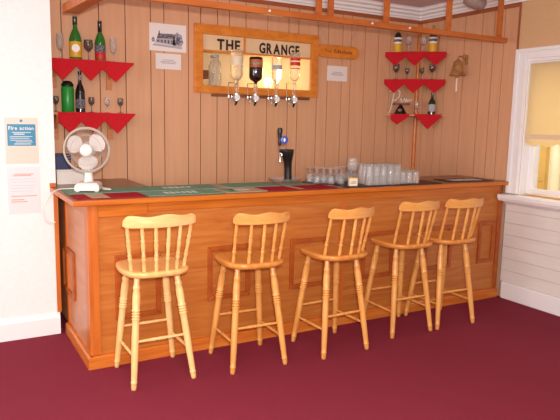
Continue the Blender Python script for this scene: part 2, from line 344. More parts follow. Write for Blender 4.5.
# yard beyond the window
b = B(); box(b, L+2.3, L+2.5, -3.5, 4.2, -.4, 4.5); struct('wall_outside', b, 'yard')
b = B(); box(b, L+.26, L+2.3, -3.5, 4.2, -.45, -.4); struct('floor_outside', b, 'yardgrey')
b = B(); box(b, L+2.25, L+2.298, 1.30, 1.40, -.39, 3.4); box(b, L+2.23, L+2.298, 1.40, 1.46, -.39, 3.5); box(b, L+2.23, L+2.298, 1.27, 1.30, -.39, 3.5); box(b, L+2.24, L+2.25, 1.30, 1.40, .9, .96)
tag(obj('outside_door', b, 'yardgold'), 'golden painted door surround seen across the yard through the window', 'door')
b = B(); lathe(b, [(.035, 0), (.035, 3.6)], (L+2.2, 1.12, -.395), seg=14); tag(obj('drain_pipe', b, 'yardgrey', None, True), 'grey upright pipe outside the window on the yellow wall', 'pipe')
b = B(); lathe(b, [(.08, 0), (.08, .1), (.06, .14), (.05, 2.9), (.08, 2.95), (.08, 3.0)], (L+1.75, .78, -.395), seg=16); tag(obj('porch_post', b, 'yard', None, True), 'pale yellow porch post standing outside the window', 'post')

# ------------------------------------------------------------------ bar counter
bar = thing('bar_counter', 'long orange-varnished wooden bar counter with framed panels under the bar top', 'bar counter')
b = B(); box(b, .03, L-.03, .034, .052, .06, 1.066); obj('front_panel', b, 'ply', bar)
b = B(); box(b, .03, .05, .052, 1.27, .06, 1.066); obj('end_panel', b, 'ply_end_sheen', bar)
b = B(); box(b, .02, .032, .74, .79, .084, 1.066); box(b, .02, .032, .07, .13, .084, 1.066); box(b, .02, .032, .13, .74, .99, 1.066); obj('end_stile', b, 'stile', bar, bevel=.002)
b = B(); box(b, .02, .085, .02, .07, .084, 1.066); obj('corner_stile', b, 'stile', bar, bevel=.003)
b = B(); box(b, L-.075, L-.03, .02, .052, .084, 1.066); obj('corner_stile', b, 'mould', bar, bevel=.003)
b = B(); box(b, 1.945, 2.0, .026, .036, .084, .985); obj('middle_stile', b, 'stile', bar, bevel=.002)
b = B(); box(b, .086, .405, .022, .0335, .985, 1.066); obj('top_rail', b, 'rail', bar, bevel=.002)
b = B(); box(b, .407, L-.077, .022, .0335, 1.003, 1.066); obj('top_rail', b, 'rail', bar, bevel=.002)
b = B(); prism(b, [(.02, 0, 0), (.02, -.0, .072), (.02, .012, .082), (.02, .033, .082), (.02, .033, 0)], (L-.055, 0, 0)); obj('plinth', b, 'plinth', bar)
b = B(); prism(b, [(0, 0.001, 0), (0, 0.001, .072), (.012, .001, .082), (.029, .001, .082), (.029, .001, 0)], (0, .775, 0)); obj('plinth', b, 'plinth', bar)
def picture_mould(bm, x0, x1, z0, z1, w=.034, th=.018):
    for p in ([(x0, z0), (x1, z0), (x1-w, z0+w), (x0+w, z0+w)], [(x1, z0), (x1, z1), (x1-w, z1-w), (x1-w, z0+w)], [(x1, z1), (x0, z1), (x0+w, z1-w), (x1-w, z1-w)], [(x0, z1), (x0, z0), (x0+w, z0+w), (x0+w, z1-w)]):
        prism(bm, [(x, .0338, z) for x, z in p], (0, -th, 0))
for i, (x0, x1) in enumerate(((.185, .49), (.83, 1.16), (1.495, 1.83), (2.17, 2.5), (2.84, 3.165), (3.5, 3.705))):
    b = B(); picture_mould(b, x0, x1, .30 if i == 0 else .345, .73); obj('panel_moulding', b, 'mould', bar, bevel=.004)
b = B(); picture_mould(b, 0, .4, .315, .665)
mo = obj('panel_moulding', b, 'mould', bar, bevel=.004); mo.matrix_local = Matrix(((0, 1, 0, -.004), (-1, 0, 0, .90), (0, 0, 1, 0), (0, 0, 0, 1)))
for x in (1.2, 2.5, 3.7):
    b = B(); box(b, x-.01, x+.01, .053, .55, .0, 1.066); obj('inner_support', b, 'ply', bar)
b = B(); box(b, .57, .588, .6, 1.27, 0, 1.066); obj('return_panel', b, 'ply', bar)
# worktop
top = thing('bar_worktop', 'dark brown bar top with an orange wooden front edge running along the counter', 'worktop')
X0 = -.058
b = B(); prism(b, [(X0, -.012, 1.068), (L-.012, -.012, 1.068), (L-.012, .62, 1.068), (.6, .62, 1.068), (.6, YB-.004, 1.068), (-.026, YB-.004, 1.068), (-.026, YW-.004, 1.068), (X0, YW-.004, 1.068)], (0, 0, .032)); obj('worktop_board', b, 'bartop', top, bevel=.002)
b = B(); box(b, X0-.016, L-.0085, -.036, -.0125, 1.066, 1.0995); obj('front_lipping', b, 'rail', top, bevel=.005)
b = B(); box(b, X0-.016, X0-.0005, -.012, YW-.006, 1.066, 1.0995); obj('end_lipping', b, 'rail', top, bevel=.005)
b = B(); box(b, -.076, -.034, YW-.034, YW-.006, 1.1005, 1.130); obj('end_block', b, 'stile', top, bevel=.003)
TZ = 1.1005

# ------------------------------------------------------------------ bar stools
def build_stool(nsp, wood, seatm, label, cw=.2, dx=0., dz=0., ln=0.):
    t = thing('bar_stool', label, 'bar stool', group='bar stools along the bar')
    b = B(); zb, zt_ = .682, .718; out = []; sx_ = dx*.45
    for k in range(48):
        a = 2*PI*k/48; c, s = math.cos(a), math.sin(a); n = 3.3 if s < 0 else 4.5
        rr = (abs(c)**n+abs(s)**n)**(-1/n); out.append((sx_+c*rr*(.208 if s < 0 else .208-.02*abs(s)), s*rr*(.238 if s < 0 else .17)))
    rings = []
    for z, sc in ((zb, .955), (zb+.008, .985), (zb+.018, 1.0), (zt_-.008, .995), (zt_-.002, .975), (zt_, .94), (zt_-.006, .7), (zt_-.010, .35)):
        rings.append([b.verts.new((sx_+(x-sx_)*sc, y*sc, z)) for x, y in out])
    for p, q in zip(rings, rings[1:]):
        for i in range(48): b.faces.new((p[i], p[(i+1) % 48], q[(i+1) % 48], q[i]))
    b.faces.new(rings[0][::-1]); b.faces.new(rings[-1])
    obj('seat', b, seatm, t, True)
    lp = [(.010, 0), (.0135, .004), (.0155, .03), (.016, .055), (.0185, .062), (.0185, .07), (.016, .077), (.017, .12), (.0195, .3), (.0205, .45), (.0195, .56), (.021, .60), (.0245, .612), (.0175, .622), (.0245, .634), (.0175, .646), (.0245, .658), (.0175, .67),
          (.0245, .682), (.0205, .70), (.0225, .76), (.0215, .82), (.018, .862), (.0205, .87), (.0205, .885), (.017, .90), (.0155, .96), (.0135, 1.0)]
    feet, tops = {}, {}
    for sx in (-1, 1):
        for sy in (-1, 1):
            f = Vector((sx*.191, .190 if sy > 0 else -.196, .0)); tp = Vector((sx_+sx*.122, .10 if sy > 0 else -.115, .690)); feet[sx, sy] = f; tops[sx, sy] = tp
            b = B(); lathe(b, [(r_*1.08, t_) for r_, t_ in lp], f, tp, 14); obj('leg', b, wood, t, True)
    at = lambda k, z: feet[k].lerp(tops[k], z/.690)
    def rung(p, q):
        b = B(); lathe(b, [(.006, 0), (.0075, .05), (.009, .2), (.0105, .34), (.009, .42), (.012, .45), (.0095, .47), (.0125, .5), (.0095, .53), (.012, .55), (.009, .58), (.0105, .66), (.009, .8), (.0075, .95), (.006, 1)], p, q, 10); obj('stretcher', b, wood, t, True)
    rung(at((-1, -1), .285), at((1, -1), .285)); rung(at((-1, 1), .285), at((1, 1), .285))
    rung(at((-1, -1), .195), at((-1, 1), .195)); rung(at((1, -1), .195), at((1, 1), .195))
    # backrest
    def arc(x, w, ymid, bow): return ymid+bow*(x/w)**2
    for i in range(nsp):
        f = -1+2*i/(nsp-1); xb, xt = f*.163, f*(cw-.012)
        p = Vector((xb+sx_, arc(xb, .163, -.212, .075), .708)); q = Vector((xt+dx, arc(xt, cw, -.268-ln, .055), .985+dz))
        b = B(); lathe(b, [(r_*1.3, t_) for r_, t_ in ((.0065, 0), (.0085, .05), (.0095, .16), (.0075, .24), (.0105, .28), (.0105, .31), (.0075, .34), (.0105, .365), (.0075, .40), (.0085, .5), (.0105, .6), (.0085, .66), (.0105, .69), (.0075, .72), (.009, .84), (.0065, 1))], p, q, 10)
        obj('spindle', b, wood, t, True)
    b = B(); N = 24; R = []
    for i in range(N+1):
        f = -1+2*i/N; x = f*(cw+.010); y = arc(x, cw, -.272-ln, .055)
        wave = 1.040+.006*math.cos((f-.12)*PI/.5)+.004*(1-f*f)
        if abs(f) > .86: wave -= .028*((abs(f)-.86)/.14)**2
        zl = .974+(.012*((abs(f)-.9)/.1)**2 if abs(f) > .9 else 0)
        wave += dz; zl += dz; dy = 2*.055*x/cw**2; nrm = Vector((-dy, 1, 0)).normalized()*.0125; lean = (wave-.974-dz)*.16
        R.append([b.verts.new((x+dx-nrm.x, y-nrm.y, zl)), b.verts.new((x+dx+nrm.x, y+nrm.y, zl)), b.verts.new((x+dx+nrm.x*.8, y+nrm.y*.8-lean, wave)), b.verts.new((x+dx-nrm.x*.8, y-nrm.y*.8-lean, wave))])
    for p, q in zip(R, R[1:]):
        for i in range(4): b.faces.new((p[i], p[(i+1) % 4], q[(i+1) % 4], q[i]))
    b.faces.new(R[0]); b.faces.new(R[-1][::-1]); obj('crest_rail', b, wood+'_h', t, True, bevel=.004)
    return t
s1 = build_stool(6, 'pine_pale', 'seat_pale', 'pale pine bar stool with six back spindles, nearest the white fan', .205, -.035, .018, .02); s1.location = (.362, -.215, 0)
s2 = build_stool(5, 'pine', 'seatw', 'second pine bar stool from the fan end, standing before the second framed panel', .182, -.012); s2.location = (.990, -.28, 0); s2.rotation_euler.z = math.radians(-2)
dup(s2, (1.635, -.325, 0), math.radians(2), 'middle pine bar stool of the row of five, standing farthest out from the bar')
dup(s2, (2.335, -.232, 0), math.radians(-1), 'fourth pine bar stool from the fan, overlapping the stool next to the windowsill')
dup(s2, (2.788, -.245, 0), math.radians(-2), 'last pine bar stool in the row, closest to the white windowsill')

# ------------------------------------------------------------------ overhead gantry
gt = thing('overhead_gantry', 'orange wooden glass gantry hanging from the ceiling above the bar front', 'gantry', (0, 0, 2.325))
b = B(); box(b, .12, 3.64, -.024, .024, 0, .040); obj('front_beam', b, 'gantry', gt, bevel=.003)
b = B(); v = Vector((.09, .80-.003, 0)); prism(b, [(.105, .0245, 0), (.185, .0245, 0), (.155, .797, 0), (.052, .797, 0)], (0, 0, .06)); obj('side_beam', b, 'gantry', gt, bevel=.003)
for x in (.55, 1.672, 1.775, 2.293, 2.946, 3.552):
    b = B(); box(b, x-.018, x+.018, -.018, .018, .0405, ZC-2.325-.001); obj('hanger_post', b, 'gantry', gt, bevel=.002)
for x in (1.25, 2.13, 2.5):
    b = B(); lathe(b, [(.003, 0), (.003, .010), (.008, .012), (.009, .018), (.005, .024)], (x, -.0245, .02), (x, -1.0245, .02), 10); obj('white_knob', b, 'whiteplas', gt, True)['label'] = 'small white knob'
# ceiling lamp near the cornice
lp_ = thing('ceiling_spotlight', 'grey-brown rounded spotlight hanging from the ceiling near the cornice', 'lamp', (3.47, .22, ZC))
b = B(); lathe(b, [(.05, -.014), (.05, -.001)], (0, 0, 0), seg=20); obj('mount', b, 'gloss_white', lp_, True)
b = B(); tube(b, [(0, 0, -.014), (0, 0, -.07)], .01); obj('stem', b, 'lampgrey', lp_, True)
b = B(); lathe(b, [(.01, 0), (.045, .012), (.06, .05), (.064, .1), (.062, .15), (.05, .185), (.03, .2), (.004, .205)], (-.085, .05, -.075), (-.085+.82, .05-.48, -.075-.32), 20)
obj('shade', b, 'lampgrey', lp_, True)

# ------------------------------------------------------------------ serving hatch with lettering
FX0, FX1, FZ0, FZ1, fw = 1.223, 2.506, 1.838, 2.426, .082
ht = thing('serving_hatch', 'orange wood framed hatch in the panelled wall with dark lettering THE GRANGE', 'hatch', (0, YB, 0))
b = B(); yq = -.001
for p in ([(FX0, FZ0), (FX1, FZ0), (FX1-fw, FZ0+fw*.8), (FX0+fw, FZ0+fw*.8)], [(FX1, FZ0), (FX1, FZ1), (FX1-fw, FZ1-fw), (FX1-fw, FZ0+fw*.8)], [(FX1, FZ1), (FX0, FZ1), (FX0+fw, FZ1-fw), (FX1-fw, FZ1-fw)], [(FX0, FZ1), (FX0, FZ0), (FX0+fw, FZ0+fw*.8), (FX0+fw, FZ1-fw)]):
    prism(b, [(x, yq, z) for x, z in p], (0, -.028, 0))
obj('hatch_frame', b, 'frame', ht, bevel=.005)
ix0, ix1, iz0, iz1 = FX0+fw, FX1-fw, FZ0+fw*.8, FZ1-fw
b = B(); D = .42; q0, q1, r0, r1 = HX0+.003, HX1-.003, HZ0+.003, HZ1-.003
box(b, q0, q1, D, D+.01, r0, r1); box(b, q0, q0+.006, .012, D, r0, r1); box(b, q1-.006, q1, .012, D, r0, r1); box(b, q0+.006, q1-.006, .012, D, r0, r0+.006); box(b, q0+.006, q1-.006, .012, D, r1-.006, r1)
obj('hatch_lining', b, 'recess', ht)
b = B(); box(b, ix0-.005, ix1+.005, .0, .008, 2.213, iz1+.005); obj('letter_band', b, 'bandcream', ht)
b = B(); box(b, ix0-.002, ix1+.002, -.012, .012, 2.197, 2.2125); obj('glazing_bar', b, 'frame', ht)
b = B(); box(b, 1.707, 1.722, -.012, -.0005, 2.213, iz1); obj('glazing_bar', b, 'frame', ht)
b = B(); box(b, q0+.008, 1.50, D-.2, D-.001, 1.985, 2.055); obj('back_shelf', b, 'darkwood', ht)
plf = lambda x, z, d: Vector((x, -.004, z))
for txt, xa, xb in (('THE', 1.447, 1.672), ('GRANGE', 1.868, 2.30)):
    for bm, ch in zip(word(txt, xa, xb, 2.224, .088, plf, bold=.035, gap=.14), txt):
        r = bmesh.ops.extrude_face_region(bm, geom=bm.faces[:]); bmesh.ops.translate(bm, vec=(0, .0035, 0), verts=[e for e in r['geom'] if isinstance(e, bmesh.types.BMVert)])
        obj('letter', bm, 'letter', ht)
lt = thing('globe_lamp', 'small lit yellow globe lamp glowing low inside the lettered hatch', 'lamp', (2.13, YB+.30, r0+.007))
b = B(); lathe(b, [(.035, 0), (.035, .01), (.012, .015), (.012, .035)], (0, 0, 0), seg=16); obj('lamp_base', b, 'chrome', lt, True)
b = B(); lathe(b, [(.012, .035), (.03, .042), (.045, .062), (.05, .085), (.045, .108), (.03, .126), (.01, .134)], (0, 0, 0), seg=18); obj('globe', b, 'bulb', lt, True)
l = bpy.data.lights.new('hatch_lamp_light', 'POINT'); l.energy = 1.6; l.color = (1, .82, .5); l.shadow_soft_size = .06
o = bpy.data.objects.new('hatch_lamp_light', l); C.objects.link(o); o.location = (2.13, YB+.24, 2.06)
# optics rail, bottles and dispensers
rail = thing('optics_rail', 'narrow brown wooden rail under the hatch carrying the spirit dispensers', 'rail', (0, YB, 1.822))
b = B(); box(b, 1.39, 2.42, -.022, -.001, -.012, .012); obj('rail_board', b, 'darkwood', rail, bevel=.002)
OY = -.095
def optic(x, ztop, zneck, label, body):
    t = thing('spirit_dispenser', label, 'optic', (x, YB, 1.81), group='spirit dispensers on the rail')
    zt2 = ztop-1.81; zn = zneck-1.81
    b = B(); box(b, -.056, -.049, -.040, -.0325, -.012, zn+.008); box(b, -.056, -.049, -.0325, -.0225, -.008, .008); obj('back_rod', b, 'chrome', t)
    b = B(); box(b, -.056, -.017, OY-.004, OY+.004, zn+.000, zn+.008); box(b, -.056, -.049, OY+.0045, -.0325, zn+.000, zn+.008); tube(b, [(.0175*math.cos(2*PI*k/20), OY+.0175*math.sin(2*PI*k/20), zn+.004) for k in range(20)], .003, 6, True); obj('bottle_clip', b, 'chrome', t, True)
    if body:
        b = B(); box(b, -.038, -.0, OY-.012, -.03, -.008, .012); obj('bracket', b, 'chrome', t)
        b = B(); lathe(b, [(.014, .03), (.019, .035), (.019, zn-.008), (.014, zn-.003)], (0, OY, 0), seg=14); obj('measure_chamber', b, 'spirit', t, True)
        b = B(); lathe(b, [(.012, 0), (.036, .002), (.039, .012), (.036, .026), (.014, .032)], (0, OY+.016, -.005), (0, OY+.016-1, -.005), 20); obj('dial_body', b, 'grey', t, True)
        b = B(); lathe(b, [(.026, 0), (.026, .003)], (0, OY-.0165, -.005), (0, OY-1.0165, -.005), 18); obj('dial_face', b, 'white', t, True)
        b = B(); lathe(b, [(.016, -.035), (.018, .03)], (0, OY, 0), seg=12); obj('tap_body', b, 'chrome', t, True)
        b = B(); tube(b, [(0, OY, -.036), (-.008, OY-.012, -.055), (-.022, OY-.022, -.07)], [.012, .010, .007], 10); obj('spout', b, 'black', t, True)
        b = B(); tube(b, [(-.03, OY-.01, .0), (-.062, OY-.018, -.008), (-.066, OY-.018, -.045)], .006, 8); obj('lever', b, 'chrome', t, True)
    return t
def inverted(x, ztop, zneck, mk, label, bands=(), r=.056, lm=None):
    h = ztop-zneck; t = thing('spirit_bottle', label, 'bottle', (x, YB+OY, zneck), group='spirit bottles hanging upside down in the hatch')
    b = B(); lathe(b, [(.0145, 0), (.0145, .06*h), (.02, .09*h), (r*.6, .13*h), (r*.9, .19*h), (r, .26*h), (r, .96*h), (r*.95, .985*h), (r*.8, h)], (0, 0, 0), seg=24); obj('glass_body', b, mk, t, True)
    for z0, z1, lmat in bands:
        b = B(); a0, a1 = -PI/2-1.5, -PI/2+1.1; n = 14; rr = r+.0012; P_ = []
        for k in range(n+1):
            a = a0+(a1-a0)*k/n; P_.append([b.verts.new((math.cos(a)*q, math.sin(a)*q, z)) for q, z in ((rr, z0*h), (rr, z1*h), (rr-.001, z1*h), (rr-.001, z0*h))])
        for p, q in zip(P_, P_[1:]):
            for i in range(4): b.faces.new((p[i], p[(i+1) % 4], q[(i+1) % 4], q[i]))
        b.faces.new(P_[0]); b.faces.new(P_[-1]); obj('bottle_label', b, lmat, t, True)
    return t
jr = thing('clear_jar', 'clear glass jar standing at the left of the lettered hatch beside the hanging bottles', 'jar', (1.455, YB+.065, HZ0+.0095))
b = B(); lathe(b, [(.05, 0), (.056, .006), (.056, .20), (.05, .225), (.036, .24), (.034, .262), (.030, .262), (.032, .24), (.046, .222), (.051, .20), (.051, .012), (0, .010)], (0, 0, 0), seg=24); obj('jar_body', b, 'spirit', jr, True)
b = B(); lathe(b, [(.037, .2625), (.038, .264), (.038, .28), (.03, .284)], (0, 0, 0), seg=20); obj('jar_lid', b, 'inklight', jr, True)
inverted(1.597, 2.219, 1.93, 'spirit', 'upside-down clear bottle with a cream label, leftmost of the hanging hatch bottles', [(.54, .80, 'cream')])
inverted(1.788, 2.171, 1.93, 'brownglass', 'upside-down dark brown liqueur bottle with an orange label in the hatch', [(.62, .90, 'orangelab'), (.70, .80, 'cream')], .061)
inverted(2.006, 2.178, 1.94, 'spirit', 'upside-down clear bottle with a small silvery label, right of the dark liqueur bottle', [(.55, .72, 'inklight')], .048)
inverted(2.199, 2.236, 1.955, 'spirit', 'upside-down clear vodka bottle with red labels, rightmost in the hatch', [(.58, .70, 'redlab'), (.74, .84, 'redlab'), (.47, .50, 'redlab')], .05)
optic(1.597, 2.219, 1.93, 'chrome spirit dispenser with round dial under the cream labelled bottle', True)
optic(1.788, 2.171, 1.93, 'chrome spirit dispenser with round dial under the dark liqueur bottle', True)
optic(2.006, 2.178, 1.94, 'chrome spirit dispenser with round dial third along the rail', True)
optic(2.199, 2.236, 1.955, 'chrome spirit dispenser with round dial under the red labelled bottle', True)

# ------------------------------------------------------------------ things on the back wall
pr_ = thing('framed_print', 'white paper print of a grey house sketch pinned left of the hatch', 'picture', (.993, YB-.001, 2.283))
b = B(); box(b, -.163, .163, -.003, 0, -.113, .113); obj('print_sheet', b, 'paper', pr_)
b = B(); y = -.0032
def flat(pts, mi): prism(b, [(x, y, z) for x, z in pts], (0, -.0006, 0), mi)
flat([(-.1, -.01), (-.085, .03), (.045, .035), (.06, -.005)], 1); flat([(-.115, -.045), (-.1, -.011), (.06, -.006), (.06, -.06)], 2)
flat([(.04, -.06), (.05, .03), (.08, .05), (.12, .03), (.135, -.03), (.12, -.065)], 0); flat([(-.085, .03), (-.08, .055), (-.074, .055), (-.07, .03)], 1)
flat([(-.145, -.02), (-.13, .005), (-.116, -.02), (-.118, -.04), (-.14, -.04)], 0); flat([(-.14, -.07), (.12, -.085), (.13, -.07), (-.12, -.052)], 2)
y = -.0039
for k in range(5): flat([(-.095+.03*k, -.04-.002*k), (-.095+.03*k, -.02), (-.078+.03*k, -.02), (-.078+.03*k, -.042-.002*k)], 1)
flat([(.06, -.05), (.07, .0), (.09, .02), (.11, -.01), (.1, -.05)], 1)
obj('house_sketch', b, ['ink', 'inkdark', 'inklight'], pr_)
def note(name, label, cx, cz, w, h):
    t = thing(name, label, 'paper note', (cx, YB-.001, cz)); b = B(); box(b, -w/2, w/2, -.002, 0, -h/2, h/2); obj('paper_sheet', b, 'paper', t)
    b = B()
    for k, (z, f) in enumerate(((.012, .34), (-.002, .5), (-.014, .44))): box(b, -w*f/1.6, w*f/1.6, -.0027, -.0021, z-.003, z+.003)
    obj('written_lines', b, 'inklight', t)
note('paper_note', 'small white paper note pinned directly below the house sketch', .996, 2.087, .226, .130)
note('paper_note', 'small white paper note pinned below the hanging wooden sign', 2.75, 2.083, .242, .146)
sg = thing('hanging_sign', 'orange oval-ended wooden sign hung on chains right of the lettered hatch', 'sign', (2.738, YB-.02, 2.288))
b = B(); pts = []
for sx, c0 in ((1, .185), (-1, -.185)):
    for k in range(13):
        a = -PI/2+PI*k/12; pts.append((c0+sx*.06*math.cos(a), 0, sx*.06*math.sin(a)))
sl = .035
prism(b, [(x, y_, z-.0*x) for x, y_, z in pts], (0, -.022, 0)); obj('sign_board', b, 'frame', sg, bevel=.006)
b = B(); word('The', -.17, -.095, -.012, .032, lambda x, z, d: Vector((x, -.0226, z)), bold=.0, one=b); 
obj('sign_lettering', b, 'signink', sg)
b = B()
for k, (x, h_) in enumerate(((-.06, .038), (-.035, .024), (-.014, .036), (.006, .03), (.028, .022), (.05, .034), (.074, .022), (.096, .022), (.12, .032), (.142, .022))): box(b, x, x+.013, -.0229, -.0222, -.014, -.014+h_)
obj('sign_lettering', b, 'signink', sg)
for p, q in (((-.112, -.006, .06), (-.238, -.002, .244)), ((.13, -.006, .06), (.232, -.002, .277))):
    b = B(); p, q = Vector(p), Vector(q); n = 15
    for k in range(n):
        c0, c1 = p.lerp(q, k/n), p.lerp(q, (k+1.25)/n); ax = (c1-c0).normalized(); sd = Vector((0, 1, 0)) if k % 2 else ax.cross(Vector((0, 1, 0)))
        ctr = (c0+c1)/2; hl = (c1-c0).length/2
        tube(b, [ctr+ax*hl*math.cos(2*PI*j/10)+sd*.005*math.sin(2*PI*j/10) for j in range(10)], .0016, 5, True)
    obj('chain', b, 'chrome', sg, True)
    b = B(); lathe(b, [(.004, 0), (.004, .02), (.009, .022), (.007, .028)], q+Vector((0, .021, 0)), q+Vector((0, -.979, 0)), 10); obj('nail', b, 'chrome', sg, True)

# posters on the white wall
ps = thing('fire_action_poster', 'cream and blue fire action notice on the white wall above another notice', 'poster', (-.248, YW-.001, 1.432), 0)
b = B(); box(b, -.107, .107, -.002, 0, -.160, .160); obj('poster_sheet', b, 'posterbase', ps)
b = B(); box(b, -.092, .092, -.003, -.0021, -.035, .115); obj('blue_block', b, 'posterblue', ps)
b = B(); word('Fire action', -.082, .080, .076, .024, lambda x, z, d: Vector((x, -.0036, z)), bold=.02, one=b); obj('poster_heading', b, 'white', ps)
b = B()
for z, x0, x1, hh in ((.058, -.06, .06, .004), (.046, -.05, .02, .006), (.030, -.075, .07, .0035), (.018, -.075, .05, .0035), (.004, -.075, .065, .0035), (-.008, -.04, .07, .004), (-.022, -.05, .06, .005)): box(b, x0, x1, -.0037, -.0031, z-hh/2, z+hh/2)
obj('poster_text_lines', b, 'white', ps)
b = B(); lathe(b, [(.010, 0), (.010, .0006)], (0, -.0022, .138), (0, -1, .138), 16); obj('poster_emblem', b, 'posterblue', ps)
ns = thing('printed_notice', 'pale notice with faint red and blue lines below the fire poster', 'poster', (-.246, YW-.001, 1.083))
b = B(); box(b, -.105, .105, -.002, 0, -.165, .165); obj('notice_sheet', b, 'noticebase', ns)
b = B()
for z, x0, x1, mi in ((.115, -.06, .065, 0), (.105, -.07, .05, 0), (.08, -.09, .08, 1), (.06, -.085, .085, 1), (.035, -.085, .08, 1), (.015, -.085, .07, 1), (-.005, -.085, .06, 1), (-.04, -.085, .085, 0), (-.065, -.085, .0, 0), (-.08, -.085, .02, 0)): box(b, x0, x1, -.0027, -.0021, z-.003, z+.003, mi)
obj('notice_text_lines', b, ['noticered', 'noticeblue'], ns)

# ------------------------------------------------------------------ napkins, shelves
def napkin_mesh(h, w0, w1, dtop):
    """square cloth laid with its diagonal on the shelf edge: one half hangs in front (-y), the other lies back on the shelf; cut short at w0, w1"""
    b = B(); th = .0018; ys = .004; H2 = .155; zl = -h*(1-w0/H2); zr = -h*(1-w1/H2)
    sl = lambda z: -ys-.012*(-z/h)
    hang = [(-w0, -ys, th), (w1, -ys, th)]+([(w1, sl(zr), zr)] if w1 < H2 else [])+[(.004, sl(-h), -h), (-.004, sl(-h), -h)]+([(-w0, sl(zl), zl)] if w0 < H2 else [])
    prism(b, hang, (0, -th, 0)); prism(b, [(-w0, -ys-th, .0004), (w1, -ys-th, .0004), (w1*.4, dtop, .0004), (-w0*.4, dtop, .0004)], (0, 0, th-.0004)); return b
def put_napkin(proto, loc, rz, label, group):
    o = proto if proto.get('used') is None else proto.copy()
    if proto.get('used') is None: proto['used'] = 1
    else: C.objects.link(o)
    o.location = loc; o.rotation_euler.z = rz; tag(o, label, 'napkin', group); return o
np_ = {k: obj('red_napkin', napkin_mesh(h, a, c, d), 'napkin') for k, (h, a, c, d) in dict(L=(.155, .085, .155, .06), M=(.155, .155, .155, .09), R=(.155, .155, .15, .09), cL=(.138, .105, .135, .05), cM=(.138, .135, .135, .08), cR=(.138, .135, .105, .05), bL=(.105, .07, .12, .05), bR=(.150, .14, .13, .05)).items()}
names3 = ('left', 'middle', 'right')
for ti, (z, nm) in enumerate(((2.037, 'upper'), (1.637, 'lower'))):
    sh = thing('wall_shelf', f'{nm} wooden shelf with napkins on the wall above the fan', 'shelf', (0, YB, z), group='shelves above the fan')
    b = B(); box(b, -.02, .645, -.185, -.001, -.018, 0); obj('shelf_board', b, 'shelfwood', sh, bevel=.002)
    for x in (.058, .486):
        b = B(); box(b, x-.022, x+.022, -.02, -.001, -.21, -.0185); obj('shelf_bracket', b, 'shelfwood', sh, bevel=.002)
        b = B(); prism(b, [(x-.01, -.0205, -.0185), (x-.01, -.13, -.0185), (x-.01, -.13, -.035), (x-.01, -.0205, -.13)], (.02, 0, 0)); obj('shelf_gusset', b, 'shelfwood', sh)
    for k, x in enumerate((.092, .300, .492) if ti == 0 else (.135, .305, .498)):
        put_napkin(np_['LMR'[k]], (x, YB-.186-.0035*(k % 2), z+.0008+.0024*(k % 2)), 0, f'{names3[k]} red napkin draped over the {nm} shelf above the fan', 'red napkins on the shelves above the fan')
sC = .43; ctr = Vector((L-sC/2, YB-sC/2, 0)); e = Vector((1, -1, 0)).normalized(); inw = Vector((1, 1, 0)).normalized()
for z, nm, offs, lab in ((2.332, 'top', (-.220, -.02, .185), names3), (2.056, 'middle', (-.22, -.02, .19), names3), (1.700, 'bottom', (-.17, .145), ('left', 'right'))):
    sh = thing('corner_shelf', f'{nm} triangular wooden corner shelf trimmed with red napkins', 'shelf', (0, 0, z), group='corner shelves')
    b = B(); prism(b, [(L-sC-.03, YB-.002, -.016), (L-.036, YB-.002, -.016), (L-.036, YB-.036, -.016), (L-.002, YB-.036, -.016), (L-.002, YB-sC-.03, -.016)], (0, 0, .016)); obj('shelf_board', b, 'shelfwood', sh, bevel=.002)
    for k, s_ in enumerate(offs):
        p = Vector((L-sC/2-.015, YB-sC/2-.015, z+.0008+.0024*(k % 2)))+e*s_-inw*(.001+.0035*(k % 2))
        put_napkin(np_[('cL', 'cM', 'cR')[k] if len(offs) == 3 else ('bL', 'bR')[k]], p, -PI/4, f'{lab[k]} red napkin draped over the {nm} corner shelf', 'red napkins on the corner shelves')

# ------------------------------------------------------------------ bottles and glasses
def bottle(name, label, loc, mk, prof, parts=(), group=None, seg=24):
    t = thing(name, label, 'bottle', loc, group=group)
    b = B(); lathe(b, prof, (0, 0, 0), seg=seg); obj('bottle_body', b, mk, t, True)
    for pn, mk2, pr2 in parts: b = B(); lathe(b, pr2, (0, 0, 0), seg=seg, cap=False); obj(pn, b, mk2, t, True)
    return t
wine = lambda r, h: [(r*.75, 0), (r, .004), (r, .45*h), (r*.96, .52*h), (r*.72, .62*h), (r*.38, .72*h), (r*.33, .8*h), (r*.36, .95*h), (r*.36, h)]
SY = YB-.10; SU, SL = 2.0415, 1.6415
bt = bottle('wine_bottle', 'tall green bottle with a yellow label on the upper shelf above the fan', (.212, SY, SU), 'green', wine(.046, .325),
       [('bottle_label', 'yellow', [(.0463, .02), (.0468, .021), (.0468, .135), (.0463, .136)]), ('neck_foil', 'dkgreen', [(.0172, .265), (.0178, .266), (.0178, .326), (.004, .327)])], 'bottles on the shelves above the fan')
b = B(); lathe(b, [(.03, 0), (.03, .002)], (-.008, -.0465, .085), (-.095, -1.0, .085), 18); obj('label_disc', b, 'white', bt)
bottle('wine_bottle', 'green bottle with dark neck and red label on the upper shelf above the fan', (.400, SY, SU), 'green', wine(.041, .31),
       [('bottle_label', 'redlab', [(.0413, .015), (.0418, .016), (.0418, .065), (.0413, .066)]), ('bottle_label', 'inkdark', [(.0413, .068), (.0418, .069), (.0418, .12), (.0413, .121)]), ('neck_foil', 'blackglass', [(.0155, .225), (.0162, .226), (.0162, .311), (.004, .312)])], 'bottles on the shelves above the fan')
bottle('bottle_tube', 'fat bright green bottle with a black cap on the lower shelf above the fan', (.142, SY, SL), 'greentube', [(.044, 0), (.047, .004), (.047, .185), (.04, .195)],
       [('cap', 'black', [(.041, .195), (.047, .197), (.045, .215), (.028, .235), (.004, .24)])], 'bottles on the shelves above the fan')
